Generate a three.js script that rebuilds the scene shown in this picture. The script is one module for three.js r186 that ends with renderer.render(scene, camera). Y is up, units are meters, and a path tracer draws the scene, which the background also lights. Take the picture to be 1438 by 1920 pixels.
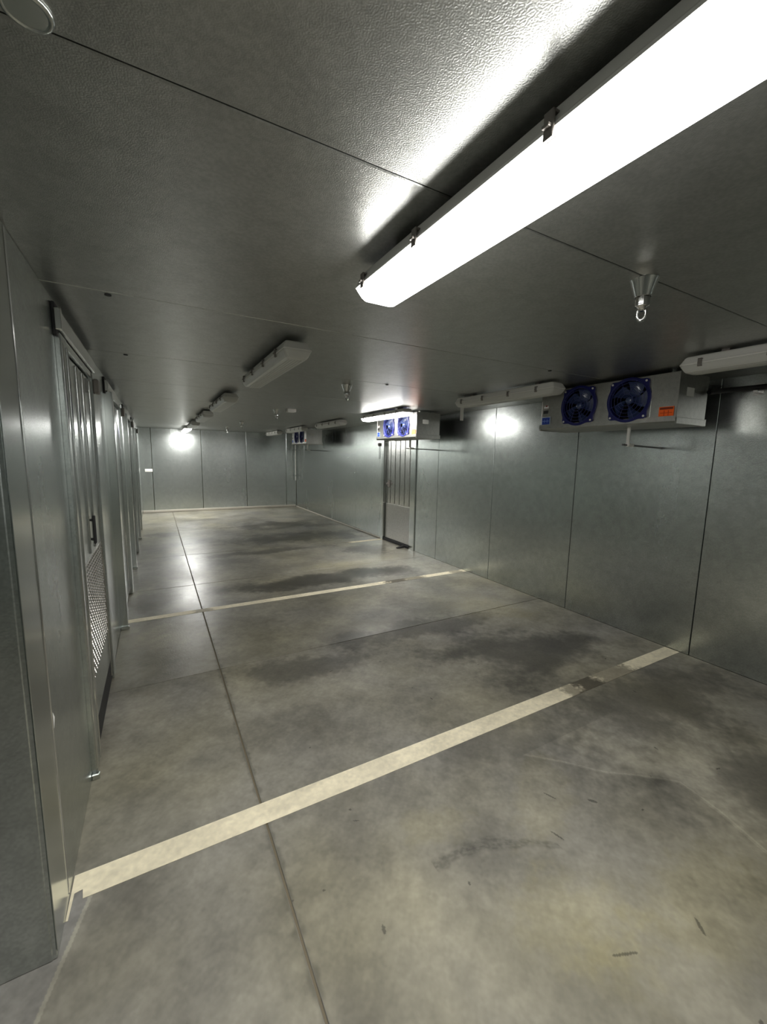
import * as THREE from 'three';
import { mergeGeometries } from 'three/addons/utils/BufferGeometryUtils.js';
import { RectAreaLightUniformsLib } from 'three/addons/lights/RectAreaLightUniformsLib.js';

RectAreaLightUniformsLib.init();
const scene = new THREE.Scene();
scene.background = new THREE.Color(0x000000);

// ---------- camera, exposure, lamp levels ----------
const camera = new THREE.PerspectiveCamera(103.068, 1438 / 1920, 0.02, 60);
{
  const R = new THREE.Vector3(0.87362349, 0.01829652, 0.48625841), U = new THREE.Vector3(0.04964751, 0.99072646, -0.12647612), F = new THREE.Vector3(0.48406315, -0.13463403, -0.86461353);
  const m = new THREE.Matrix4().makeBasis(R, U, F.clone().negate());
  camera.quaternion.setFromRotationMatrix(m);
  camera.position.set(0, 1.644, 0);
}
const renderer = new THREE.WebGLRenderer();
renderer.toneMapping = THREE.LinearToneMapping;
renderer.toneMappingExposure = 3.4;
renderer.shadowMap.enabled = true;
const LAMP = new THREE.Color().setRGB(1.0, 0.985, 0.945);
const LAMP_LEVEL = 30, LENS_GLOW = 2.5;

// ---------- room measures (metres) ----------
const H = 2.302, XR = 3.923, XL = -0.358, ZB = -12.774, ZC = -1.48, ZF = 1.7, XA = -1.6;

// ---------- helpers ----------
let seed = 12345;
const rnd = () => { seed = (seed * 1664525 + 1013904223) >>> 0; return seed / 4294967296; };
const taken = new Map();
function numbered(n) { const k = taken.get(n) ?? 0; taken.set(n, k + 1); return k ? `${n}_${String(k).padStart(3, '0')}` : n; }
function tag(o, label, category, group, kind) { o.userData.label = label; o.userData.category = category; if (group) o.userData.group = group; if (kind) o.userData.kind = kind; return o; }
function shade(o) { o.castShadow = true; o.receiveShadow = true; return o; }
function part(name, geo, mat, parent, label) { const m = shade(new THREE.Mesh(geo, mat)); m.name = name; if (label) m.userData.label = label; parent.add(m); return m; }
function thing(name, label, category, pos = [0, 0, 0], group, kind) { const g = new THREE.Group(); g.name = numbered(name); g.position.set(...pos); scene.add(g); return tag(g, label, category, group, kind); }
function single(name, geo, mat, label, category, pos = [0, 0, 0], group, kind) { const m = shade(new THREE.Mesh(geo, mat)); m.name = numbered(name); m.position.set(...pos); scene.add(m); return tag(m, label, category, group, kind); }
function struct(name, label, category) { const g = new THREE.Group(); g.name = name; scene.add(g); return tag(g, label, category, null, 'structure'); }

// triangles -> geometry with flat normals and uv in metres taken along the face's main axis
function fromTris(P) {
  const g = new THREE.BufferGeometry(), n = P.length / 9, uv = new Float32Array(n * 6), a = new THREE.Vector3(), b = new THREE.Vector3(), c = new THREE.Vector3();
  for (let i = 0; i < n; i++) {
    a.fromArray(P, i * 9); b.fromArray(P, i * 9 + 3); c.fromArray(P, i * 9 + 6);
    const N = b.clone().sub(a).cross(c.clone().sub(a)), x = Math.abs(N.x), y = Math.abs(N.y), z = Math.abs(N.z);
    [a, b, c].forEach((p, k) => { const q = x >= y && x >= z ? [p.z, p.y] : y >= z ? [p.x, p.z] : [p.x, p.y]; uv[i * 6 + k * 2] = q[0]; uv[i * 6 + k * 2 + 1] = q[1]; });
  }
  g.setAttribute('position', new THREE.BufferAttribute(new Float32Array(P), 3));
  g.setAttribute('uv', new THREE.BufferAttribute(uv, 2));
  g.computeVertexNormals();
  return g;
}
// chamfered box between two corners
function box(x0, x1, y0, y1, z0, z1, b = 0.002) {
  if (x0 > x1) [x0, x1] = [x1, x0]; if (y0 > y1) [y0, y1] = [y1, y0]; if (z0 > z1) [z0, z1] = [z1, z0];
  b = Math.min(b, (x1 - x0) * 0.4, (y1 - y0) * 0.4, (z1 - z0) * 0.4);
  const c = [(x0 + x1) / 2, (y0 + y1) / 2, (z0 + z1) / 2], h = [(x1 - x0) / 2, (y1 - y0) / 2, (z1 - z0) / 2], P = [];
  const v = (s, ax) => s.map((q, i) => c[i] + q * (h[i] - (i === ax ? 0 : b)));
  const tri = (A, B, C) => {
    const e = [B[0] - A[0], B[1] - A[1], B[2] - A[2]], f = [C[0] - A[0], C[1] - A[1], C[2] - A[2]];
    const n = [e[1] * f[2] - e[2] * f[1], e[2] * f[0] - e[0] * f[2], e[0] * f[1] - e[1] * f[0]], m = [0, 1, 2].map((i) => (A[i] + B[i] + C[i]) / 3 - c[i]);
    n[0] * m[0] + n[1] * m[1] + n[2] * m[2] >= 0 ? P.push(...A, ...B, ...C) : P.push(...A, ...C, ...B);
  };
  const quad = (A, B, C, D) => { tri(A, B, C); tri(A, C, D); };
  for (let ax = 0; ax < 3; ax++) for (const s of [-1, 1]) {
    const k = [[-1, -1], [1, -1], [1, 1], [-1, 1]].map(([p, q]) => { const o = [0, 0, 0]; o[ax] = s; o[(ax + 1) % 3] = p; o[(ax + 2) % 3] = q; return v(o, ax); });
    quad(...k);
  }
  for (let ax = 0; ax < 3; ax++) for (const s of [-1, 1]) for (const t of [-1, 1]) {
    const i = (ax + 1) % 3, j = (ax + 2) % 3, mk = (q, on) => { const o = [0, 0, 0]; o[ax] = q; o[i] = s; o[j] = t; return v(o, on); };
    quad(mk(-1, i), mk(1, i), mk(1, j), mk(-1, j));
  }
  for (const a of [-1, 1]) for (const d of [-1, 1]) for (const e of [-1, 1]) tri(v([a, d, e], 0), v([a, d, e], 1), v([a, d, e], 2));
  return fromTris(P);
}
const bare = (g) => { const h = g.index ? g.toNonIndexed() : g; for (const k of Object.keys(h.attributes)) if (!['position', 'normal', 'uv'].includes(k)) h.deleteAttribute(k); return h; };
const join = (...gs) => mergeGeometries(gs.flat().map(bare));
function tube(pts, r, seg = 10, rad = 10) {
  const path = new THREE.CurvePath();
  for (let i = 0; i + 1 < pts.length; i++) path.add(new THREE.LineCurve3(new THREE.Vector3(...pts[i]), new THREE.Vector3(...pts[i + 1])));
  return new THREE.TubeGeometry(pts.length === 2 ? path.curves[0] : new THREE.CatmullRomCurve3(pts.map((p) => new THREE.Vector3(...p)), false, 'catmullrom', 0.05), pts.length === 2 ? 1 : seg, r, rad, false);
}
function rod(a, b, r, n = 12) {
  const A = new THREE.Vector3(...a), B = new THREE.Vector3(...b), d = B.clone().sub(A), g = new THREE.CylinderGeometry(r, r, d.length(), n);
  g.applyQuaternion(new THREE.Quaternion().setFromUnitVectors(new THREE.Vector3(0, 1, 0), d.normalize()));
  g.translate((A.x + B.x) / 2, (A.y + B.y) / 2, (A.z + B.z) / 2);
  return g;
}
// rounded-rectangle loft: rows of [y, half width x, half length z, corner radius]
function loft(rows, capTop = true, capBottom = true) {
  const ring = ([y, hx, hz, r]) => {
    const o = [];
    for (const [sx, sz, a0] of [[1, 1, 0], [-1, 1, 90], [-1, -1, 180], [1, -1, 270]]) for (let k = 0; k <= 4; k++) {
      const a = (a0 + k * 22.5) * Math.PI / 180; o.push([sx * (hx - r) + r * Math.cos(a), y, sz * (hz - r) + r * Math.sin(a)]);
    }
    return o;
  };
  const R = rows.map(ring), P = [], n = R[0].length;
  const cm = [0, rows.reduce((s, q) => s + q[0], 0) / rows.length, 0];
  for (let i = 0; i + 1 < R.length; i++) for (let k = 0; k < n; k++) {
    const a = R[i][k], b = R[i][(k + 1) % n], c = R[i + 1][(k + 1) % n], d = R[i + 1][k];
    P.push(...a, ...b, ...c, ...a, ...c, ...d);           // rows run downwards: faces turn outwards
  }
  const fan = (q, up) => { const y = q[0][1]; for (let k = 0; k < n; k++) { const a = q[k], b = q[(k + 1) % n]; up ? P.push(0, y, 0, ...b, ...a) : P.push(0, y, 0, ...a, ...b); } };
  if (capTop) fan(R[0], true); if (capBottom) fan(R[R.length - 1], false);
  return fromTris(P);
}

// ---------- noise and textures ----------
const PERM = new Uint8Array(512); { const p = [...Array(256).keys()]; for (let i = 255; i > 0; i--) { const j = Math.floor(rnd() * (i + 1)); [p[i], p[j]] = [p[j], p[i]]; } for (let i = 0; i < 512; i++) PERM[i] = p[i & 255]; }
function vnoise(x, y) {
  const X = Math.floor(x), Y = Math.floor(y), fx = x - X, fy = y - Y, u = fx * fx * (3 - 2 * fx), v = fy * fy * (3 - 2 * fy), h = (a, b) => PERM[(PERM[a & 255] + b) & 255] / 255;
  const a = h(X, Y), b = h(X + 1, Y), c = h(X, Y + 1), d = h(X + 1, Y + 1);
  return a + (b - a) * u + (c - a) * v + (a - b - c + d) * u * v;
}
const fbm = (x, y, o = 4) => { let s = 0, a = 0.5, t = 0; for (let i = 0; i < o; i++) { s += a * vnoise(x, y); t += a; a *= 0.5; x = x * 2.03 + 17.1; y = y * 2.03 + 9.7; } return s / t; };
function dataTex(w, h, fn, srgb) {
  const d = new Uint8Array(w * h * 4);
  for (let j = 0; j < h; j++) for (let i = 0; i < w; i++) { const c = fn(i, j), k = (j * w + i) * 4; for (let q = 0; q < 3; q++) d[k + q] = Math.max(0, Math.min(255, Math.round(c[q] * 255))); d[k + 3] = 255; }
  const t = new THREE.DataTexture(d, w, h, THREE.RGBAFormat);
  t.magFilter = THREE.LinearFilter; t.minFilter = THREE.LinearMipmapLinearFilter; t.generateMipmaps = true; t.wrapS = t.wrapT = THREE.RepeatWrapping;
  if (srgb) t.colorSpace = THREE.SRGBColorSpace;
  t.needsUpdate = true; return t;
}
// tileable blurred white noise, for the stucco embossing of the sheet metal
function emboss(n, rad, thr) {
  let a = new Float32Array(n * n).map(() => rnd() - 0.5);
  const blur = (s, r) => {
    const t = new Float32Array(n * n), o = new Float32Array(n * n), w = 1 / (2 * r + 1);
    for (let j = 0; j < n; j++) { let q = 0; for (let k = -r; k <= r; k++) q += s[j * n + ((k + n) % n)]; for (let i = 0; i < n; i++) { t[j * n + i] = q * w; q += s[j * n + ((i + r + 1) % n)] - s[j * n + ((i - r + n) % n)]; } }
    for (let i = 0; i < n; i++) { let q = 0; for (let k = -r; k <= r; k++) q += t[((k + n) % n) * n + i]; for (let j = 0; j < n; j++) { o[j * n + i] = q * w; q += t[((j + r + 1) % n) * n + i] - t[((j - r + n) % n) * n + i]; } }
    return o;
  };
  const f = blur(blur(a, rad), rad), c = blur(blur(f, rad * 2), rad * 2);
  let sd = 0; for (let i = 0; i < n * n; i++) { f[i] -= c[i]; sd += f[i] * f[i]; } sd = Math.sqrt(sd / (n * n));
  return dataTex(n, n, (i, j) => { const v = 0.5 + 0.5 * Math.tanh(f[j * n + i] / sd * thr); return [v, v, v]; });
}
const TEX = {};
TEX.stucco = emboss(1024, 2, 0.9);
TEX.spangle = dataTex(512, 512, (i, j) => { const u = i / 512 * 256, v = j / 512 * 256, q = 0.62 * vnoise(u % 256 * 0.5, v % 256 * 0.5) + 0.38 * vnoise(u * 0.08, v * 0.08); const s = 0.86 + 0.14 * q; return [s, s, s]; }, true);
const rep = (t, s) => { const c = t.clone(); c.repeat.set(1 / s, 1 / s); c.needsUpdate = true; return c; };
const std = (o) => new THREE.MeshPhysicalMaterial(o);
const rgb = (r, g, b) => new THREE.Color().setRGB(r, g, b);

// ---------- materials ----------
const MAT = {
  wall: std({ color: rgb(0.68, 0.72, 0.7), metalness: 0.985, roughness: 0.295, map: rep(TEX.spangle, 0.9), bumpMap: rep(TEX.stucco, 0.9), bumpScale: 0.0001 }),
  ceiling: std({ color: rgb(0.5, 0.51, 0.49), metalness: 0.9, roughness: 0.33, map: rep(TEX.spangle, 0.9), bumpMap: rep(TEX.stucco, 0.45), bumpScale: 0.0002 }),
  trim: std({ color: rgb(0.6, 0.63, 0.61), metalness: 1, roughness: 0.2 }),
  foam: std({ color: rgb(0.55, 0.5, 0.36), roughness: 0.9 }),
  steel: std({ color: rgb(0.55, 0.55, 0.53), metalness: 1, roughness: 0.22 }),
  chrome: std({ color: rgb(0.75, 0.75, 0.74), metalness: 1, roughness: 0.1 }),
  rubber: std({ color: rgb(0.015, 0.015, 0.016), roughness: 0.6 }),
  housing: std({ color: rgb(0.8, 0.79, 0.75), roughness: 0.45 }),
  lens: std({ color: rgb(0.8, 0.8, 0.76), roughness: 0.3, transmission: 0.3, thickness: 0 }),
  lens_lit: std({ color: rgb(0.8, 0.8, 0.78), roughness: 0.4, emissive: LAMP, emissiveIntensity: LENS_GLOW }),
  tube: std({ color: rgb(0.8, 0.8, 0.74), roughness: 0.3 }),
  latch: std({ color: rgb(0.24, 0.22, 0.2), metalness: 0.3, roughness: 0.5 }),
  cabinet: std({ color: rgb(0.6, 0.59, 0.56), metalness: 1, roughness: 0.33, map: rep(TEX.spangle, 0.4) }),
  fins: std({ color: rgb(0.03, 0.03, 0.032), roughness: 0.6 }),
  fan_blue: std({ color: rgb(0.006, 0.009, 0.11), roughness: 0.4 }),
  blade: std({ color: rgb(0.045, 0.07, 0.17), roughness: 0.22, clearcoat: 1, clearcoatRoughness: 0.2 }),
  guard: std({ color: rgb(0.04, 0.05, 0.2), roughness: 0.4 }),
  white: std({ color: rgb(0.75, 0.74, 0.7), roughness: 0.5 }),
  grey_pipe: std({ color: rgb(0.12, 0.12, 0.12), roughness: 0.5 }),
  sealant: std({ color: rgb(0.16, 0.135, 0.09), roughness: 0.85 }),
  base: std({ color: rgb(0.45, 0.42, 0.36), roughness: 0.7 }),
};

// ---------- floor ----------
const ss = (a, b, x) => { const t = Math.max(0, Math.min(1, (x - a) / (b - a))); return t * t * (3 - 2 * t); };
// dark worn patches [x, z, radius x, radius z, turn, strength]
const PATCH = [[2.75, -2.25, 0.75, 0.42, 0.25, 0.55], [2.9, -1.35, 0.8, 0.3, -0.1, 0.4], [1.9, -5.0, 1.3, 0.28, 0.03, 0.75], [2.6, -7.9, 1.6, 0.5, 0.1, 0.6], [1.6, -6.9, 1.2, 0.16, 0, 0.5], [0.1, -9.2, 0.35, 0.3, 0, 0.7], [2.4, -9.6, 1.3, 0.5, 0.1, 0.5], [0.9, -2.9, 0.5, 0.18, 0.2, 0.4], [2.2, -3.1, 0.9, 0.2, 0.1, 0.45], [3.0, -0.4, 0.9, 0.5, 0.2, 0.45], [1.7, -1.6, 0.5, 0.2, 0.2, 0.25], [-0.1, -5.1, 0.25, 0.3, 0, 0.35], [3.25, -6.4, 0.4, 0.35, 0, 0.5], [2.9, -4.9, 0.5, 0.3, 0.1, 0.35]];
const TAN = [[1.55, -1.15, 0.3, 0.13, -0.6], [1.0, -1.3, 0.2, 0.1, 0.2], [1.7, -0.55, 0.5, 0.2, 0.1], [1.3, -0.75, 0.3, 0.16, 0.3], [2.6, -5.6, 0.9, 0.25, 0], [3.2, -3.2, 0.4, 0.5, 0]];
const film = [[1.72, -1.42], [1.88, -1.27], [2.0, -1.13], [2.15, -1.02], [2.29, -0.9], [2.27, -0.72], [2.2, -0.52], [2.1, -0.2], [2.0, 0.4]];
function filmSide(x, z) { if (z < film[0][1] || z > 0.4) return -1; for (let i = 0; i + 1 < film.length; i++) if (z <= film[i + 1][1]) { const t = (z - film[i][1]) / (film[i + 1][1] - film[i][1]); return x - (film[i][0] + t * (film[i + 1][0] - film[i][0])); } return -1; }
const SPOT = []; for (let i = 0; i < 30; i++) SPOT.push([rnd() * 3.6 - 0.1, -2.9 + rnd() * 3.0, 0.004 + rnd() * 0.012, 0.002 + rnd() * 0.004, rnd() * 3.14]);
SPOT.push([1.62, -1.16, 0.03, 0.004, 1.2], [1.47, -1.0, 0.03, 0.004, 1.3], [1.3, -0.6, 0.05, 0.004, 0.4], [1.62, -0.52, 0.03, 0.006, 2.2], [1.78, -1.04, 0.02, 0.008, 0.9]);
function concrete(x, z) {
  const w = fbm(x * 1.1 + 3, z * 1.1, 3), m = fbm(x * 3.1 + 0.8 * w, z * 3.1 + 40, 5), f = fbm(x * 22, z * 22 + 5, 3), g = fbm(x * 70 + 2, z * 70, 2), st = fbm(x * 2 + z * 9, z * 2.2 - x * 6, 3);
  let v = 0.86 + 0.36 * (m - 0.5) + 0.2 * (w - 0.5) + 0.16 * (f - 0.5) + 0.1 * (g - 0.5) + 0.1 * (st - 0.5), warm = 0.5 + 0.9 * (fbm(x * 1.7 + 80, z * 1.7, 3) - 0.5);
  for (const [cx, cz, rx, rz, a, s] of PATCH) {
    const dx = x - cx, dz = z - cz, u = (dx * Math.cos(a) + dz * Math.sin(a)) / rx, q = (dz * Math.cos(a) - dx * Math.sin(a)) / rz, d = Math.sqrt(u * u + q * q) + 1.3 * (m - 0.5) + 0.5 * (f - 0.5);
    if (d < 1.25) v *= 1 - 0.52 * s * (1 - ss(0.45, 1.25, d)) * (0.75 + 0.5 * f);
  }
  for (const [cx, cz, rx, rz, a] of TAN) {
    const dx = x - cx, dz = z - cz, u = (dx * Math.cos(a) + dz * Math.sin(a)) / rx, q = (dz * Math.cos(a) - dx * Math.sin(a)) / rz, d = Math.sqrt(u * u + q * q) + 1.4 * (m - 0.5) + 0.9 * (f - 0.5);
    if (d < 1.2) { const k = 1 - ss(0.4, 1.2, d); v *= 1 + 0.1 * k; warm += 0.3 * k; }
  }
  const fs = filmSide(x, z); // dried spill with a pale rim
  if (fs > -0.02 && fs < 1.4) { const e = fs + 0.03 * (m - 0.5); if (e > 0) v *= 1 + 0.1 * (1 - ss(0.3, 1.1, e)); if (Math.abs(e) < 0.012) v *= 1.1; }
  // tyre scuff
  { const t = (x - 0.93) / 0.47, zc = -1.165 + 0.16 * t - 0.05 * Math.sin(t * 3.1); if (t > -0.05 && t < 1.08) { const d = Math.abs(z - zc - 0.02) / (0.045 * (0.55 + 0.45 * Math.sin(Math.max(0.1, Math.min(1, 1.1 - t)) * 2.6))); if (d < 1) v *= 1 - 0.2 * (1 - ss(0.2, 1, d + 0.8 * (f - 0.5))) * (0.25 + 0.5 * vnoise(t * 9, (z - zc) * 210) + 0.5 * ss(0.35, 0.7, vnoise(x * 95, (z - zc) * 120))); } }
  for (const [cx, cz, l, t, a] of SPOT) { const dx = x - cx, dz = z - cz; if (Math.abs(dx) + Math.abs(dz) < 0.12) { const u = (dx * Math.cos(a) + dz * Math.sin(a)) / l, q = (dz * Math.cos(a) - dx * Math.sin(a)) / t; if (u * u + q * q < 1) v *= 0.68; } }
  { const e = Math.abs(x - 0.357 - 0.006 * (m - 0.5)); if (e < 0.03) v *= 1 - 0.14 * (1 - ss(0.006, 0.022, e + 0.03 * (f - 0.5))); }
  const lf = (x + 0.3) + 0.03 * (z + 1.6) - (z + 1.6) * 0.3; if (z > -1.72 && x < -0.2 && z < -0.2) { const q = x - (-0.284 - 0.267 * (z + 1.676)); if (Math.abs(q + 0.004) < 0.007) v *= 1.16; else if (q < 0) { v *= 1.0; warm -= 0.35; } }
  v = Math.max(0.25, v);
  return [0.605 * v * (1 + 0.035 * (warm - 0.5)), 0.59 * v * (1 + 0.012 * (warm - 0.5)), 0.535 * v * (1 - 0.13 * (warm - 0.5))];
}
const zone = (x0, x1, z0, z1, w, h) => { const t = dataTex(w, h, (i, j) => concrete(x0 + (i + 0.5) / w * (x1 - x0), z0 + (j + 0.5) / h * (z1 - z0)), true); t.wrapS = t.wrapT = THREE.ClampToEdgeWrapping; t.repeat.set(1 / (x1 - x0), 1 / (z1 - z0)); t.offset.set(-x0 / (x1 - x0), -z0 / (z1 - z0)); return t; };
const ZS = -3.17;
TEX.grain = dataTex(512, 512, (i, j) => { const a = (k, q) => { const u = i / 512 * k, v = j / 512 * k; return vnoise(u, v + q); }; const v = 0.5 * a(64, 3) + 0.3 * a(128, 9) + 0.2 * a(24, 7); return [v, v, v]; });
TEX.wear = dataTex(1024, 1024, (i, j) => { const v = 0.82 + 0.42 * (fbm(i / 1024 * 40, j / 1024 * 40, 5) - 0.5); return [v, v, v]; });
TEX.smudge = dataTex(1024, 1024, (i, j) => { const v = 0.9 + 0.12 * (fbm(i / 1024 * 30, j / 1024 * 12, 5) - 0.5); return [v, v, v]; });
MAT.wall.roughnessMap = rep(TEX.smudge, 14);
const floorMat = (t, rough) => std({ color: rgb(1, 1, 1), map: t, roughness: rough, roughnessMap: rep(TEX.wear, 20), bumpMap: rep(TEX.grain, 0.6), bumpScale: 0.0006, specularIntensity: 0.8 });
MAT.floor_near = floorMat(zone(XA, XR, ZS, ZF, 1500, 1300), 0.85);
MAT.floor_far = floorMat(zone(XL - 0.1, XR, ZB, ZS, 800, 1400), 0.42);
{
  const fl = struct('floor', 'stained grey concrete floor with sawn joints', 'floor');
  const XJ = 0.357, g = 0.0045, zj = [ZF, ZS, -5.48, -7.19, -9.6, ZB];
  for (let k = 0; k + 1 < zj.length; k++) {
    const m = k === 0 ? MAT.floor_near : MAT.floor_far, z1 = zj[k] - (k ? g * 0.7 : 0), z0 = zj[k + 1] + (k + 2 < zj.length ? g * 0.7 : 0);
    part('concrete_slab', box(k === 0 ? XA : XL, XJ - g, -0.12, 0, z0, z1, 0.002), m, fl);
    part('concrete_slab', box(XJ + g, XR, -0.12, 0, z0, z1, 0.002), m, fl);
  }
  part('joint_sealant', join(box(XJ - g, XJ + g, -0.1, -0.004, ZB, ZF, 0.0005), ...zj.slice(1, -1).map((z) => box(XL, XR, -0.1, -0.004, z - g * 0.7, z + g * 0.7, 0.0005))), MAT.sealant, fl, 'brown sealant in the sawn joints');
  part('subfloor', box(XA - 0.1, XR + 0.1, -0.3, -0.12, ZB - 0.1, ZF + 0.1), MAT.base, fl);
}

// ---------- ceiling ----------
{
  const c = struct('ceiling', 'embossed galvanised ceiling panels with thin joints', 'ceiling'), gap = 0.0022;
  const zs = [ZF]; for (let z = 0.305; z > ZB; z -= 1.22) zs.push(z); zs.push(ZB);
  for (let k = 0; k + 1 < zs.length; k++) part('ceiling_panel', box(zs[k + 1] < ZC && zs[k] <= ZC ? XL - 0.1 : XA, XR + 0.1, H, H + 0.1, zs[k + 1] + gap, zs[k] - gap, 0.0025), MAT.ceiling, c);
  part('ceiling_backing', box(XA - 0.1, XR + 0.1, H + 0.1, H + 0.2, ZB - 0.1, ZF + 0.1), MAT.foam, c);
  const ring = new THREE.TorusGeometry(0.03, 0.005, 8, 24).rotateX(Math.PI / 2);
  part('plug_cap', join(ring, new THREE.CylinderGeometry(0.028, 0.028, 0.006, 20)), MAT.trim, c, 'round metal plug cap').position.set(-0.136, H - 0.002, -0.885);
  for (const [x, z] of [[-0.14, -2.17], [-0.14, -3.39], [1.9, -3.37], [2.6, -2.15]]) part('lock_plug', new THREE.CylinderGeometry(0.013, 0.013, 0.006, 12), MAT.rubber, c).position.set(x, H - 0.001, z);
}

// ---------- walls ----------
const PG = 0.003;
{
  const w = struct('wall_right', 'galvanised panel wall with vertical joints, behind the blue-fanned coolers', 'wall');
  const zs = [ZF, 0.845, -0.375, -1.595, -2.818, -4.04, -5.255, -5.87, null, -7.08, -8.3, -9.52, -10.74, -11.96, ZB];
  for (let k = 0; k + 1 < zs.length; k++) if (zs[k] !== null && zs[k + 1] !== null) part('wall_panel', box(XR, XR + 0.09, 0, H, zs[k + 1] + PG, zs[k] - PG, 0.003), MAT.wall, w);
  part('wall_panel', box(XR, XR + 0.09, 2.0, H, -7.08 + PG, -5.87 - PG, 0.003), MAT.wall, w);
  part('wall_backing', box(XR + 0.09, XR + 0.2, -0.1, H + 0.1, ZB - 0.1, ZF + 0.1), MAT.foam, w);
}
{
  const w = struct('wall_back', 'galvanised end wall closing the far end of the cold room', 'wall');
  const xs = [XL - 0.1, -0.076, 1.162, 2.39, 3.605, XR];
  for (let k = 0; k + 1 < xs.length; k++) part('wall_panel', box(xs[k] + PG * 2, xs[k + 1] - PG * 2, 0, H, ZB - 0.09, ZB, 0.004), MAT.wall, w);
  part('wall_backing', box(XL - 0.2, XR + 0.2, -0.1, H + 0.1, ZB - 0.2, ZB - 0.09), MAT.foam, w);
}
const DOORS = [[-2.33, -3.5], [-4.33, -5.5], [-6.6, -7.77], [-8.9, -10.07]];
{
  const w = struct('wall_left', 'galvanised panel wall interrupted by a row of doors', 'wall');
  let z = ZC;
  for (const [a, b] of [...DOORS, [ZB, ZB]]) { part('wall_panel', box(XL - 0.09, XL, 0, H, a + PG, z - PG, 0.003), MAT.wall, w); z = b; }
  for (const [a, b] of DOORS) part('wall_panel', box(XL - 0.09, XL, 2.16, H, b + PG, a - PG, 0.003), MAT.wall, w);
  part('wall_backing', box(XL - 0.2, XL - 0.09, -0.1, H + 0.1, ZB - 0.1, ZC - 0.05), MAT.foam, w);
  part('lap_bead', box(XL, XL + 0.005, 0.03, H - 0.003, -1.682, -1.674, 0.0022), MAT.chrome, w, 'bright bead along the lap');
  part('lap_trim', box(XL, XL + 0.0025, 0.03, H - 0.002, -1.675, ZC, 0.001), MAT.trim, w, 'bright galvanised corner lap');
}
{
  const w = struct('wall_return', 'short galvanised wall face beside the corner post', 'wall');
  part('wall_panel', box(XA, XL - 0.012, 0, H, ZC - 0.09, ZC, 0.003), MAT.wall, w);
  part('wall_backing', box(XA - 0.1, XL - 0.09, -0.1, H + 0.1, ZC - 0.2, ZC - 0.09), MAT.foam, w);
  const c = struct('wall_near', 'galvanised walls closing the entrance end of the room', 'wall');
  for (const [a, b] of [[XA, -0.4], [-0.4, 0.82], [0.82, 2.04], [2.04, 3.26], [3.26, XR]]) part('wall_panel', box(a + PG, b - PG, 0, H, ZF, ZF + 0.09, 0.003), MAT.wall, c);
  for (const [a, b] of [[ZC, -0.4], [-0.4, 0.82], [0.82, ZF]]) part('wall_panel', box(XA - 0.09, XA, 0, H, a + PG, b - PG, 0.003), MAT.wall, c);
  part('wall_backing', join(box(XA - 0.2, XR + 0.2, -0.1, H + 0.1, ZF + 0.09, ZF + 0.2), box(XA - 0.2, XA - 0.09, -0.1, H + 0.1, ZC - 0.2, ZF + 0.2)), MAT.foam, c);
}
tag(single('baseboard_right', box(XR - 0.025, XR, 0, 0.03, ZB, -7.1, 0.01), MAT.base, '', ''), 'pale mortar bead along the foot of the far panels', 'baseboard', null, 'structure');
tag(single('baseboard_back', box(XL, XR - 0.03, 0, 0.07, ZB, ZB + 0.03, 0.012), MAT.base, '', ''), 'pale base strip along the foot of the end wall', 'baseboard', null, 'structure');
// ---------- ceiling lamps ----------
const LEN = 1.27;
const lampGeo = (() => {
  const L = LEN / 2;
  const housing = loft([[-0.018, 0.06, L - 0.03, 0.012], [-0.026, 0.068, L - 0.02, 0.014], [-0.056, 0.08, L - 0.004, 0.016], [-0.062, 0.084, L, 0.018], [-0.068, 0.084, L, 0.018]]);
  const lens = loft([[-0.068, 0.08, L - 0.004, 0.018], [-0.074, 0.08, L - 0.004, 0.018], [-0.1, 0.068, L - 0.018, 0.018], [-0.11, 0.06, L - 0.026, 0.018], [-0.114, 0.046, L - 0.04, 0.016]], false, true);
  const latch = (s) => join(box(s * 0.072, s * 0.09, -0.045, -0.04, -0.011, 0.011, 0.001), box(s * 0.084, s * 0.09, -0.082, -0.04, -0.011, 0.011, 0.0015), box(s * 0.079, s * 0.09, -0.086, -0.08, -0.011, 0.011, 0.001), box(s * 0.088, s * 0.098, -0.07, -0.064, -0.008, 0.008, 0.001));
  const bracket = box(-0.03, 0.03, -0.02, 0, -0.02, 0.02, 0.001);
  const tubeG = rod([0, -0.078, -0.58], [0, -0.078, 0.58], 0.013, 12);
  const rib = box(-0.0015, 0.0015, -0.116, -0.112, -L + 0.06, L - 0.06, 0.0005);
  return { housing, lens, latch: [latch(-1), latch(1)], bracket, tubeG, rib };
})();
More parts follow.
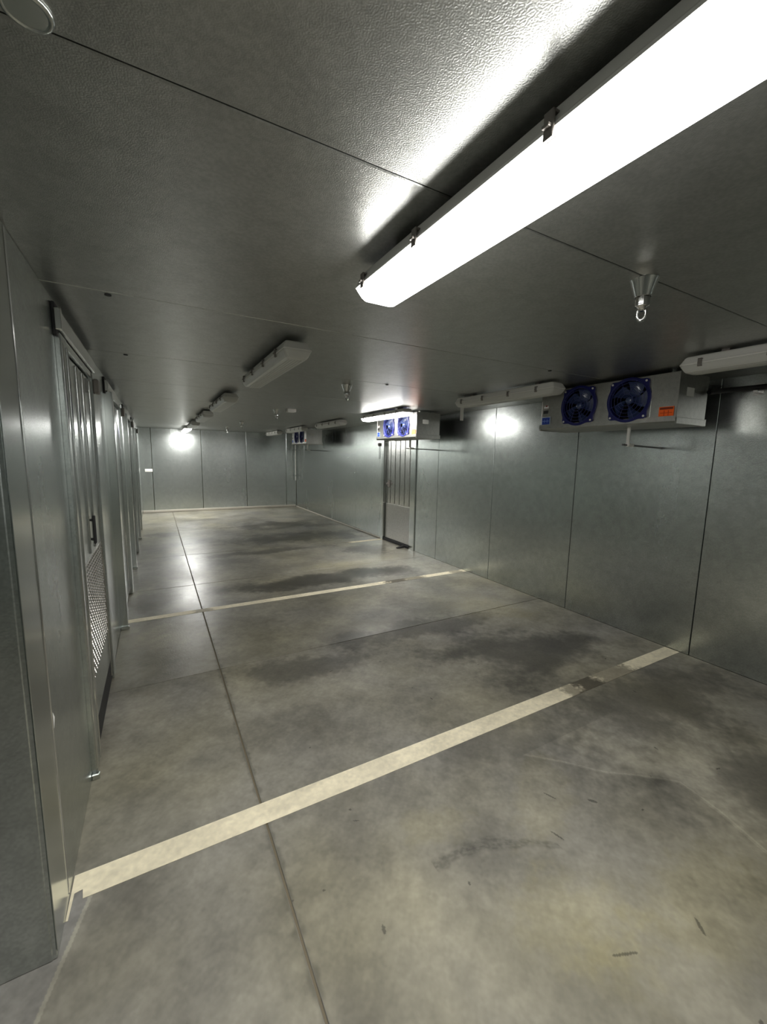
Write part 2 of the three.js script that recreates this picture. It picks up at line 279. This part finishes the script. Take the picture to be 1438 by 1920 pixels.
function ceilingLamp(x, zn, lit, label, group, level = 1, latchZ = [-0.52, -0.2, 0.14, 0.46]) {
  const t = thing('ceiling_lamp', label, 'lamp', [x, H, zn - LEN / 2], group);
  const hs = part('housing', lampGeo.housing, MAT.housing, t);
  for (const z of latchZ) for (const s of [0, 1]) part('latch', lampGeo.latch[s], MAT.latch, hs, 'dark steel latch').position.z = z;
  for (const z of [-0.42, 0.42]) part('mounting_bracket', lampGeo.bracket, MAT.latch, t).position.z = z;
  const ln = part('diffuser', lampGeo.lens, lit ? MAT.lens_lit : MAT.lens, t, lit ? 'glowing white diffuser' : 'unlit ribbed diffuser');
  for (const rx of [-0.036, -0.018, 0, 0.018, 0.036]) part('diffuser_rib', lampGeo.rib, lit ? MAT.lens_lit : MAT.lens, ln).position.x = rx;
  if (!lit) for (const s of [-1, 1]) part('lamp_tube', lampGeo.tubeG, MAT.tube, t).position.x = s * 0.03;
  else {
    const add = (px, py, w, dir, k) => {
      const l = new THREE.RectAreaLight(LAMP, LAMP_LEVEL * level * k, w, LEN - 0.1), Z = new THREE.Vector3(...dir).negate().normalize(), Y = new THREE.Vector3(0, 0, 1), X = Y.clone().cross(Z);
      l.quaternion.setFromRotationMatrix(new THREE.Matrix4().makeBasis(X, Y, Z)); l.position.set(px, py, 0); l.name = 'lamp_light'; t.add(l);
    };
    add(0, -0.119, 0.1, [0, -1, 0], 1);
    for (const s of [-1, 1]) add(s * 0.08, -0.091, 0.03, [s * 0.9, -0.43, 0], 0.3);
  }
  return t;
}
const LX = 0.735, RX = 2.955, NEAR = [-0.14, -2.33, -4.66, -6.8, -8.95, -11.05];
const nearLamp = ceilingLamp(LX, NEAR[0], true, 'long lit ceiling lamp above the floor joint, its diffuser blazing white', 'ceiling lamps over the floor joint', 1, [-0.56, -0.24, 0.2, 0.5]);
['unlit ceiling lamp next to the big blazing one, over the floor joint', 'second unlit lamp along the row over the floor joint', 'third unlit lamp along the row over the floor joint', 'fourth unlit lamp along the row over the floor joint'].forEach((l, i) => ceilingLamp(LX, NEAR[i + 1], false, l, 'ceiling lamps over the floor joint'));
ceilingLamp(LX, NEAR[5], true, 'small-looking lit lamp close to the end wall', 'ceiling lamps over the floor joint', 2);
const rr = 'ceiling lamps beside the blue-fanned coolers';
ceilingLamp(RX, NEAR[0], false, 'unlit lamp overlapping the end panel of the cooler with the orange sticker', rr);
const tagged = ceilingLamp(RX, NEAR[1], false, 'unlit lamp with a white tab hanging from its end', rr);
ceilingLamp(RX, NEAR[2], true, 'lit lamp in front of the bright blue fans, above the door', rr);
ceilingLamp(RX, NEAR[3], false, 'unlit lamp just beyond the lit lamp with bright blue fans', rr);
ceilingLamp(RX, NEAR[4], false, 'unlit lamp in front of the cooler by the far corner', rr);
ceilingLamp(RX, NEAR[5], false, 'unlit lamp against the end wall, past the last cooler', rr);
part('hanging_tab', join(box(-0.022, 0.022, -0.25, -0.1, -0.004, 0.004, 0.002), box(-0.03, 0.03, -0.11, -0.1, -0.02, 0.006, 0.002)), MAT.white, tagged, 'white plastic tab hanging at the end').position.set(0, 0, -0.6);

// ---------- evaporator coolers ----------
const CL = 1.17, CH = 0.35, CD = 0.4;
function sticker(w, h, draw) {
  const c = document.createElement('canvas'); c.width = 128; c.height = Math.round(128 * h / w); const k = c.getContext('2d'); draw(k, c.width, c.height);
  const t = new THREE.CanvasTexture(c); t.colorSpace = THREE.SRGBColorSpace; return std({ map: t, roughness: 0.5 });
}
const ORANGE = sticker(0.1, 0.075, (k, w, h) => { k.fillStyle = '#ff6a18'; k.fillRect(0, 0, w, h); k.fillStyle = '#7a2a10'; k.fillRect(w * 0.06, h * 0.06, w * 0.88, h * 0.2); k.fillStyle = '#c23c0c'; k.fillRect(w * 0.34, h * 0.36, w * 0.05, h * 0.5); k.fillRect(w * 0.62, h * 0.36, w * 0.05, h * 0.5); k.fillRect(w * 0.1, h * 0.56, w * 0.8, h * 0.05); });
const BLUE = sticker(0.1, 0.08, (k, w, h) => { k.fillStyle = '#c9d3dd'; k.fillRect(0, 0, w, h); k.fillStyle = '#1f3fa0'; k.fillRect(w * 0.07, h * 0.08, w * 0.86, h * 0.84); k.fillStyle = '#7f9fe0'; k.fillRect(w * 0.3, h * 0.3, w * 0.04, h * 0.4); k.fillRect(w * 0.62, h * 0.3, w * 0.04, h * 0.4); k.fillRect(w * 0.12, h * 0.48, w * 0.75, h * 0.06); });
const LOGO = sticker(0.06, 0.035, (k, w, h) => { k.fillStyle = '#b9b2a8'; k.fillRect(0, 0, w, h); k.fillStyle = '#f2f2f2'; k.fillRect(w * 0.08, h * 0.3, w * 0.84, h * 0.5); k.fillStyle = '#8a3030'; k.fillRect(w * 0.4, h * 0.05, w * 0.3, h * 0.35); });
const cooler0 = {};
{
  const oval = (n, f) => Array.from({ length: n }, (_, i) => { const a = i / n * 2 * Math.PI, r = f(a); return new THREE.Vector2(r * Math.cos(a), r * Math.sin(a)); });
  const lug = (a) => { let r = 0.166; for (let k = 0; k < 4; k++) { let d = a - (Math.PI / 4 + k * Math.PI / 2); d = Math.atan2(Math.sin(d), Math.cos(d)); r += 0.03 * Math.exp(-((d / 0.17) ** 2)); } return r; };
  const toFace = (g) => g.rotateY(-Math.PI / 2);      // shape plane x,y -> z,y facing -x
  const s = new THREE.Shape(oval(96, lug)); s.holes.push(new THREE.Path(oval(48, () => 0.148).reverse()));
  cooler0.shroud = toFace(new THREE.ExtrudeGeometry(s, { depth: 0.01, bevelEnabled: true, bevelThickness: 0.003, bevelSize: 0.003, bevelSegments: 1 }));
  const vent = new THREE.LatheGeometry([[0.147, 0], [0.15, -0.03], [0.16, -0.05]].map(([a, b]) => new THREE.Vector2(a, b)), 40).rotateZ(Math.PI / 2).rotateY(0);
  cooler0.venturi = vent;
  // blade: a twisted, swept paddle
  const P = [], nr = 7, na = 5, at = (i, j) => { const r = 0.032 + i / nr * 0.108, t = j / na - 0.5, sp = (0.95 - 0.15 * i / nr) * t, a = sp + 0.35 * (i / nr) ** 1.5, tw = (0.05 - 0.012 * i / nr); return [0.008 - 2 * t * tw * 0.5 + 0.01 * (1 - 4 * t * t), r * Math.sin(a), r * Math.cos(a)]; };
  for (let i = 0; i < nr; i++) for (let j = 0; j < na; j++) { const a = at(i, j), b = at(i + 1, j), c = at(i + 1, j + 1), d = at(i, j + 1); P.push(...a, ...b, ...c, ...a, ...c, ...d); const e = [a, d, c, b].map((q) => [q[0] + 0.003, q[1], q[2]]); P.push(...e[0], ...e[1], ...e[2], ...e[0], ...e[2], ...e[3]); }
  cooler0.blade = fromTris(P);
  cooler0.hub = new THREE.LatheGeometry([[0.0001, 0.03], [0.018, 0.028], [0.032, 0.015], [0.035, -0.02], [0.0001, -0.02]].map(([a, b]) => new THREE.Vector2(a, b)), 20).rotateZ(Math.PI / 2);
  const rings = [0.045, 0.072, 0.099, 0.126, 0.15].map((r) => new THREE.TorusGeometry(r, 0.0016, 5, 32).rotateY(Math.PI / 2).translate(-0.03 + 0.012 * (r / 0.15) ** 2, 0, 0));
  for (let k = 0; k < 8; k++) { const a = k * Math.PI / 4 + 0.39; rings.push(rod([-0.03, 0.045 * Math.sin(a), 0.045 * Math.cos(a)], [-0.014, 0.155 * Math.sin(a), 0.155 * Math.cos(a)], 0.0016, 5)); }
  cooler0.guard = join(rings);
  cooler0.screw = new THREE.CylinderGeometry(0.008, 0.008, 0.006, 10).rotateZ(Math.PI / 2);
  const face = new THREE.Shape([[-CL / 2, 0.035], [CL / 2, 0.035], [CL / 2, CH], [-CL / 2, CH]].map(([a, b]) => new THREE.Vector2(a, b)));
  cooler0.fanZ = [0.235, -0.195];  // along +z, from the middle
  cooler0.fanY = 0.187;
  for (const z of cooler0.fanZ) face.holes.push(new THREE.Path(oval(40, () => 0.15).reverse().map((p) => new THREE.Vector2(p.x + z, p.y + cooler0.fanY))));
  cooler0.face = toFace(new THREE.ExtrudeGeometry(face, { depth: 0.003, bevelEnabled: false })).translate(0.003, 0, 0);
}
function cooler(zc, label) {
  const t = thing('evaporator_cooler', label, 'cooler', [3.23, 1.925, zc], 'wall coolers hung under the ceiling');
  const cab = part('front_panel', cooler0.face, MAT.cabinet, t);
  part('panel_seam', box(-0.0025, 0, 0.04, CH - 0.004, 0.398, 0.402, 0.0005), MAT.trim, cab);
  for (const s of [-1, 1]) part('end_panel', box(-0.004, CD, 0.032, CH, s * (CL / 2), s * (CL / 2 - 0.008), 0.002), MAT.cabinet, t);
  part('top_panel', box(0, CD, CH - 0.004, CH, -CL / 2 + 0.008, CL / 2 - 0.008, 0.001), MAT.cabinet, t);
  part('fin_coil', join(box(CD - 0.09, CD - 0.02, 0.04, CH - 0.006, -CL / 2 + 0.01, CL / 2 - 0.01, 0.002), Array.from({ length: 60 }, (_, i) => box(CD - 0.025, CD - 0.004, 0.045, CH - 0.01, -CL / 2 + 0.02 + i * 0.019, -CL / 2 + 0.022 + i * 0.019, 0.0004))), MAT.fins, t, 'dark finned coil at the back');
  part('inner_baffle', box(0.06, 0.064, 0.04, CH - 0.006, 0.402, 0.406), MAT.fins, t);
  // drain pan: upturned lip and sloped bottom
  const pan = new THREE.Shape([[-0.01, 0.045], [-0.01, 0.008], [0.02, 0], [CD - 0.02, -0.012], [CD + 0.008, -0.004], [CD + 0.008, 0.04], [CD, 0.04], [CD, 0.002], [0.02, 0.012], [-0.004, 0.02], [-0.004, 0.045]].map(([a, b]) => new THREE.Vector2(a, b)));
  part('drain_pan', new THREE.ExtrudeGeometry(pan, { depth: CL + 0.012, bevelEnabled: false }).translate(0, 0, -CL / 2 - 0.006), MAT.cabinet, t);
  for (const s of [-1, 1]) part('pan_end', box(-0.01, CD + 0.008, -0.01, 0.036, s * (CL / 2 + 0.007), s * (CL / 2 - 0.004), 0.002), MAT.cabinet, t);
  for (const z of [-CL / 2 + 0.1, CL / 2 - 0.1]) part('hanger', box(0.1, CD - 0.1, CH, H - 1.925, z - 0.015, z + 0.015, 0.001), MAT.trim, t);
  for (const z of cooler0.fanZ) {
    const f = part('fan_shroud', cooler0.shroud, MAT.fan_blue, t, 'deep blue fan shroud with corner lugs'); f.position.set(-0.002, cooler0.fanY, z);
    part('venturi', cooler0.venturi, MAT.fan_blue, f).position.x = 0.0;
    for (let k = 0; k < 5; k++) { const b = part('fan_blade', cooler0.blade, MAT.blade, f); b.position.x = 0.012; b.rotation.x = k * 2 * Math.PI / 5 + 0.3; }
    part('fan_hub', cooler0.hub, MAT.blade, f).position.x = 0.02;
    part('fan_guard', cooler0.guard, MAT.guard, f);
    for (let k = 0; k < 4; k++) { const a = Math.PI / 4 + k * Math.PI / 2; part('screw', cooler0.screw, MAT.white, f).position.set(-0.014, 0.182 * Math.sin(a), 0.182 * Math.cos(a)); }
  }
  const st = (w, h, m, y, z, l) => part('sticker', new THREE.BoxGeometry(w, h, 0.001).rotateY(-Math.PI / 2), m, t, l).position.set(-0.0045, y, z);
  st(0.1, 0.075, ORANGE, 0.075, 0.515, 'orange warning sticker'); st(0.1, 0.075, BLUE, 0.078, -0.525, 'blue label'); st(0.06, 0.035, LOGO, 0.205, -0.53, 'small maker plate'); st(0.045, 0.028, MAT.fins, 0.16, -0.535, 'small black label');
  part('side_label', box(0.1, 0.2, 0.19, 0.25, CL / 2, CL / 2 + 0.001, 0.0003), MAT.white, t, 'pale data plate on the end panel');
  // condensate drain
  const d = part('drain_pipe', join(rod([0.17, 0.01, 0.16], [0.17, -0.14, 0.16], 0.013, 14), new THREE.SphereGeometry(0.018, 12, 8).translate(0.17, -0.145, 0.16), rod([0.17, -0.145, 0.16], [0.24, -0.15, 0.16], 0.014, 12)), MAT.white, t, 'short white drain pipe with elbow');
  part('drain_line', join(rod([0.1, -0.148, 0.16], [XR - 3.23, -0.162, 0.16], 0.0075, 10), rod([XR - 3.24, -0.162, 0.16], [XR - 3.232, -0.162, 0.16], 0.011, 12)), MAT.grey_pipe, d, 'thin dark drain line to the wall');
  return t;
}
cooler(-2.146, 'two-fan cooler with dark blue fans and a bright orange sticker on its end');
cooler(-5.446, 'two-fan cooler with brightly lit blue fans hung above the door');
cooler(-10.24, 'two-fan cooler with black-looking fans close to the end wall');

// refrigerant lines along the top of the wall
single('refrigerant_line', join(tube([[3.6, 2.16, -1.54], [3.8, 2.19, -1.5], [3.885, 2.2, -1.42], [3.888, 2.2, -1.2], [3.888, 2.2, ZF]], 0.018, 60, 10), rod([3.6, 2.2, -1.535], [3.72, 2.21, -1.525], 0.01)), MAT.rubber, 'black insulated pipe running along the wall top from the cooler', 'pipe');
{
  const t = thing('pipe_clamp', 'small steel pipe clamp on the wall under the black pipe', 'clamp', [XR, 2.19, -1.36]);
  part('plate', box(-0.006, 0, -0.045, 0.045, -0.03, 0.03, 0.001), MAT.steel, t); part('strap', join(box(-0.07, -0.006, -0.032, -0.014, -0.014, 0.014, 0.002)), MAT.chrome, t);
}

// ---------- sprinkler heads ----------
const spk = (() => {
  const flare = new THREE.LatheGeometry([[0.026, -0.06], [0.028, -0.058], [0.044, -0.008], [0.05, -0.001], [0.047, -0.001], [0.04, -0.008], [0.024, -0.056]].map(([a, b]) => new THREE.Vector2(a, b)), 28);
  const body = new THREE.LatheGeometry([[0.0001, -0.002], [0.018, -0.002], [0.018, -0.052], [0.027, -0.054], [0.027, -0.09], [0.022, -0.092], [0.014, -0.098], [0.014, -0.106], [0.0001, -0.106]].map(([a, b]) => new THREE.Vector2(a, b)).reverse(), 6);
  const frame = new THREE.TubeGeometry(new THREE.CatmullRomCurve3([[-0.01, -0.1, 0], [-0.0125, -0.108, 0], [-0.0125, -0.124, 0], [-0.0065, -0.136, 0], [0, -0.138, 0], [0.0065, -0.136, 0], [0.0125, -0.124, 0], [0.0125, -0.108, 0], [0.01, -0.1, 0]].map((p) => new THREE.Vector3(...p))), 28, 0.0052, 8);
  const defl = new THREE.CylinderGeometry(0.012, 0.012, 0.002, 16).translate(0, -0.143, 0);
  return { flare, body, frame, defl };
})();
[[-0.93, 'chrome sprinkler head hanging between the blazing lamp and the orange-stickered cooler'], [-3.6, 'sprinkler head on the ceiling beside the glare of the lit lamp'], [-6.14, 'tiny bright sprinkler head next to the white ceiling box'], [-8.9, 'dark sprinkler head between two tiny bright ones'], [-10.8, 'tiny bright sprinkler head before the end wall']].forEach(([z, l]) => {
  const t = thing('sprinkler_head', l, 'sprinkler', [1.598, H, z], 'sprinkler heads along the ceiling');
  part('escutcheon', spk.flare, MAT.chrome, t, 'flared chrome collar'); part('body', spk.body, MAT.chrome, t); const f = part('frame', spk.frame, MAT.chrome, t, 'looped frame'); f.rotation.y = -1.05; part('deflector', spk.defl, MAT.chrome, t);
});
{
  const t = thing('ceiling_box', 'small white box on the ceiling near a sprinkler head', 'box', [1.748, H, -5.92]);
  part('cover', box(-0.065, 0.065, -0.045, 0, -0.05, 0.05, 0.006), MAT.white, t); part('cover_plate', box(-0.045, 0.045, -0.049, -0.045, -0.03, 0.03, 0.001), MAT.housing, t);
}

// ---------- floor tape ----------
function tapeMat(x0, x1, dirty) {
  const t = dataTex(1024, 32, (i, j) => {
    const x = x0 + i / 1024 * (x1 - x0), y = j / 32, n = fbm(x * 9, y * 2 + 3, 4), f = fbm(x * 60, y * 7 + 11, 3); let v = 0.95 + 0.16 * (n - 0.5) + 0.12 * (f - 0.5), d = 0;
    for (const [c, r, s] of dirty) d = Math.max(d, s * (1 - ss(0.5, 1.15, Math.abs(x - c) / r + 0.9 * (n - 0.5) + 0.5 * (f - 0.5))));
    const q = 1 - d; return [(0.98 * q + 0.33 * d) * v, (0.94 * q + 0.31 * d) * v, (0.825 * q + 0.26 * d) * v];
  }, true);
  t.wrapS = t.wrapT = THREE.ClampToEdgeWrapping;
  return std({ map: t, roughness: 0.55 });
}
function tape(outline, x0, x1, z0, dirty, label) {
  const s = new THREE.Shape(outline.map(([x, z]) => new THREE.Vector2(x, -z))), g = new THREE.ExtrudeGeometry(s, { depth: 0.0012, bevelEnabled: false }).rotateX(-Math.PI / 2).translate(0, 0.0004, 0);
  const p = g.attributes.position, uv = new Float32Array(p.count * 2);
  for (let i = 0; i < p.count; i++) { uv[2 * i] = (p.getX(i) - x0) / (x1 - x0); uv[2 * i + 1] = (p.getZ(i) - z0) / 0.118; }
  g.setAttribute('uv', new THREE.BufferAttribute(uv, 2));
  return single('floor_tape', g, tapeMat(x0, x1, dirty), label, 'tape', [0, 0, 0], 'cream tape lines across the floor');
}
tape([[XL + 0.004, -1.779], [XR - 0.012, -1.776], [XR - 0.008, -1.66], [0.9, -1.657], [-0.315, -1.665], [-0.32, -1.705], [-0.345, -1.7], [-0.35, -1.6], [-0.357, -1.6]], XL, XR, -1.779, [[2.72, 0.17, 0.95], [3.02, 0.26, 0.55], [2.55, 0.08, 0.5]], 'cream floor tape with a dark scuffed stretch, crossing the floor before the bare slab');
tape([[XL + 0.004, -4.56], [XR - 0.005, -4.565], [XR - 0.005, -4.46], [1.7, -4.46], [XL + 0.004, -4.47]], XL, XR, -4.565, [[2.75, 0.22, 0.9], [3.0, 0.2, 0.6], [3.75, 0.1, 0.4], [0.35, 0.1, 0.4]], 'cream floor tape worn away in one stretch, ending between the door and the long panels');
tape([[3.0, -7.04], [3.9, -7.08], [3.9, -6.99], [3.2, -6.96]], 3.0, 3.9, -7.08, [[3.0, 0.2, 0.6]], 'short remnant of cream floor tape ending at the door in the panel wall');

// ---------- doors ----------
MAT.diamond = std({ color: rgb(0.6, 0.58, 0.55), metalness: 1, roughness: 0.26 });
const LUG = fromTris((() => { const P = [], a = [0, 0, 0.014], b = [0, 0.006, 0], c = [0, 0, -0.014], d = [0, -0.006, 0], t = [0.005, 0, 0]; for (const [p, q] of [[a, b], [b, c], [c, d], [d, a]]) P.push(...t, ...p, ...q); return P; })());
function slidingDoor(n, z0, z1, deep, kick, label) {
  const d = struct('door_' + n, label, 'door'), X = XL, f = deep, top = 2.12, jm = kick ? MAT.wall : MAT.trim;
  const nearW = kick ? 0.14 : 0.1, farW = kick ? 0.14 : 0.1;
  part('jamb', box(X - 0.09, X + f, 0.01, top + 0.04, z0, z0 - nearW, 0.005), jm, d);
  part('jamb', box(X - 0.09, X + f, 0.01, top + 0.04, z1 + farW, z1, 0.005), jm, d);
  part('header', box(X - 0.09, X + f * 0.8, top, top + 0.04, z0 - nearW, z1 + farW, 0.004), MAT.trim, d);
  const a = z0 - nearW - 0.012, b = z1 + farW + 0.012, S = X - 0.004 + f * 0.4;
  part('gap_filler', box(X - 0.09, X - 0.05, 0, top, z0 - nearW, z1 + farW), MAT.wall, d);
  const lf = part('leaf', box(X - 0.05, S, 0.025, top - 0.01, a, b, 0.006), MAT.wall, d);
  for (const z of kick ? [a - 0.05, a - 0.33, a - 0.54, b + 0.02] : [a - 0.02, b + 0.02]) part('edge_moulding', box(S - 0.004, S + 0.009, z === a - 0.33 || z === a - 0.54 ? 1.06 : 0.05, top - 0.02, z - 0.009, z + 0.009, 0.005), MAT.chrome, lf);
  if (kick) {
    for (const z of [z0 - 0.012, z0 - nearW + 0.012]) part('jamb_bead', box(X + f - 0.003, X + f + 0.006, 0.02, top, z - 0.007, z + 0.007, 0.004), MAT.chrome, d, 'bright bead on the jamb');
    const ka = a - 0.07, kb = b + 0.035, kp = part('kick_plate', box(S - 0.002, S + 0.003, 0.4, 1.04, ka, kb, 0.001), MAT.diamond, lf, 'diamond tread kick plate'), lugs = [];
    for (let i = 0; i < 34; i++) for (let j = 0; j < 25; j++) { const z = ka - 0.014 - i * 0.0265, y = 0.413 + j * 0.0255; if (z > kb + 0.01) lugs.push(LUG.clone().rotateX((i + j) % 2 ? 0.785 : -0.785).translate(S + 0.003, y, z)); }
    part('tread_lugs', join(lugs), MAT.diamond, kp, 'raised diamond lugs').userData.kind = 'stuff';
    part('handle', join(box(S, S + 0.02, 1.235, 1.25, a - 0.44, a - 0.415, 0.004), box(S, S + 0.02, 1.12, 1.135, a - 0.44, a - 0.415, 0.004), box(S + 0.012, S + 0.026, 1.1, 1.27, a - 0.445, a - 0.41, 0.005)), MAT.rubber, lf, 'black pull handle');
    part('sweep', box(X - 0.02, X + 0.006, 0.012, 0.16, a - 0.1, b, 0.003), MAT.rubber, lf, 'black rubber sweep');
  }
  const tb = part('track_backing', box(X, X + 0.014, 2.14, 2.278, z0 + 0.03, z1 + 0.04, 0.003), MAT.rubber, d, 'black backing strip');
  part('track', box(X + 0.014, X + 0.032, 2.165, 2.245, z0 + 0.02, z1 + 0.06, 0.005), MAT.steel, d, 'pale overhead track');
  part('track_end', box(X + 0.012, X + 0.036, 2.16, 2.25, z0 + 0.045, z0 + 0.02, 0.003), MAT.chrome, tb, 'bright end bracket');
  part('closer', box(X + f, X + f + 0.03, 2.03, 2.12, z1 + 0.13, z1 + 0.03, 0.006), MAT.latch, d, 'dark closer block');
  part('foot_plate', box(X, X + f + 0.012, 0, 0.03, z0 - 0.005, z0 + 0.02, 0.004), MAT.trim, d);
  return d;
}
slidingDoor(1, ...DOORS[0], 0.022, true, 'metal door with a diamond tread kick plate and black handle');
slidingDoor(2, ...DOORS[1], 0.06, false, 'door in a deep dark bluish frame, next beyond the kick-plate door');
slidingDoor(3, ...DOORS[2], 0.055, false, 'door in a deep dark frame, third along the row of doors');
slidingDoor(4, ...DOORS[3], 0.05, false, 'last door in the row before the end wall');
{
  const d = struct('door_5', 'narrow ribbed metal door in the panel wall below the brightly lit cooler', 'door'), X = XR;
  part('jamb', box(X - 0.02, X + 0.09, 0, 2.0, -5.872, -5.99, 0.005), MAT.trim, d);
  part('jamb', box(X - 0.012, X + 0.09, 0, 2.0, -5.995, -6.04, 0.004), MAT.trim, d);
  part('jamb', box(X - 0.03, X + 0.09, 0, 2.0, -6.98, -7.075, 0.005), MAT.trim, d);
  part('header', box(X - 0.02, X + 0.09, 1.95, 2.0, -6.04, -6.98, 0.004), MAT.trim, d);
  const lf = part('leaf', box(X + 0.03, X + 0.09, 0.02, 1.95, -6.045, -6.975, 0.005), MAT.steel, d);
  for (let k = 0; k < 5; k++) part('rib', box(X + 0.022, X + 0.032, 0.76, 1.94, -6.12 - k * 0.17, -6.2 - k * 0.17, 0.005), MAT.steel, lf);
  part('kick_plate', box(X + 0.016, X + 0.03, 0.06, 0.74, -6.07, -6.95, 0.003), MAT.cabinet, lf, 'worn pale kick plate');
  part('handle', join(box(X + 0.0, X + 0.03, 1.06, 1.2, -6.82, -6.88, 0.01), rod([X - 0.03, 1.13, -6.85], [X, 1.13, -6.85], 0.02, 14)), MAT.latch, lf, 'round dark latch');
  part('bottom_seal', box(X - 0.02, X + 0.03, 0.004, 0.05, -6.05, -6.97, 0.004), MAT.rubber, lf, 'black bottom seal');
}
single('door_wedge', (() => { const s = new THREE.Shape([[0, 0], [0.13, 0], [0.13, 0.04], [0, 0.008]].map(([a, b]) => new THREE.Vector2(a, b))); return new THREE.ExtrudeGeometry(s, { depth: 0.05, bevelEnabled: true, bevelSize: 0.003, bevelThickness: 0.003, bevelSegments: 1 }).translate(0, 0.004, 0); })(), MAT.rubber, 'black rubber wedge on the floor at the ribbed door', 'wedge', [3.75, 0, -6.2]);
{
  const t = thing('temperature_sensor', 'small dark sensor with a dangling wire beside the ribbed door', 'sensor', [XR, 1.88, -7.2]);
  part('sensor_body', join(box(-0.035, 0, -0.03, 0.03, -0.025, 0.025, 0.006)), MAT.latch, t); part('sensor_wire', tube([[-0.012, -0.03, 0], [-0.014, -0.15, 0.004], [-0.012, -0.28, 0]], 0.005, 12, 6), MAT.rubber, t);
}
{
  const t = thing('drain_downpipe', 'thin white pipe running down in the far wall corner', 'pipe', [3.86, 0, -12.62]);
  part('pipe', rod([0, 0.85, 0], [0, 2.0, 0], 0.016, 12), MAT.white, t); for (const y of [1.0, 1.8]) part('clip', box(-0.024, 0.063, y - 0.01, y + 0.01, -0.022, 0.022, 0.002), MAT.trim, t);
}
{
  const t = thing('wall_plate', 'small bright white plate on the end wall beside the doors', 'plate', [-0.165, 1.16, ZB]);
  part('plate', box(-0.09, 0.09, -0.04, 0.04, 0, 0.02, 0.006), MAT.white, t); part('plate_inset', box(-0.05, 0.05, -0.02, 0.02, 0.02, 0.024, 0.001), MAT.housing, t);
}
single('paper_scrap', (() => { const s = new THREE.Shape([[0, -0.03], [0.0, 0.03], [0.022, 0.0]].map(([a, b]) => new THREE.Vector2(a, b))); return new THREE.ExtrudeGeometry(s, { depth: 0.0006, bevelEnabled: false }).rotateY(Math.PI / 2); })(), MAT.white, 'white torn paper scrap stuck to the panel beside the corner lap', 'scrap', [XL + 0.0004, 0.706, -1.705]);

scene.traverse((o) => { if (o.isLight) o.castShadow = true; });
renderer.render(scene, camera);
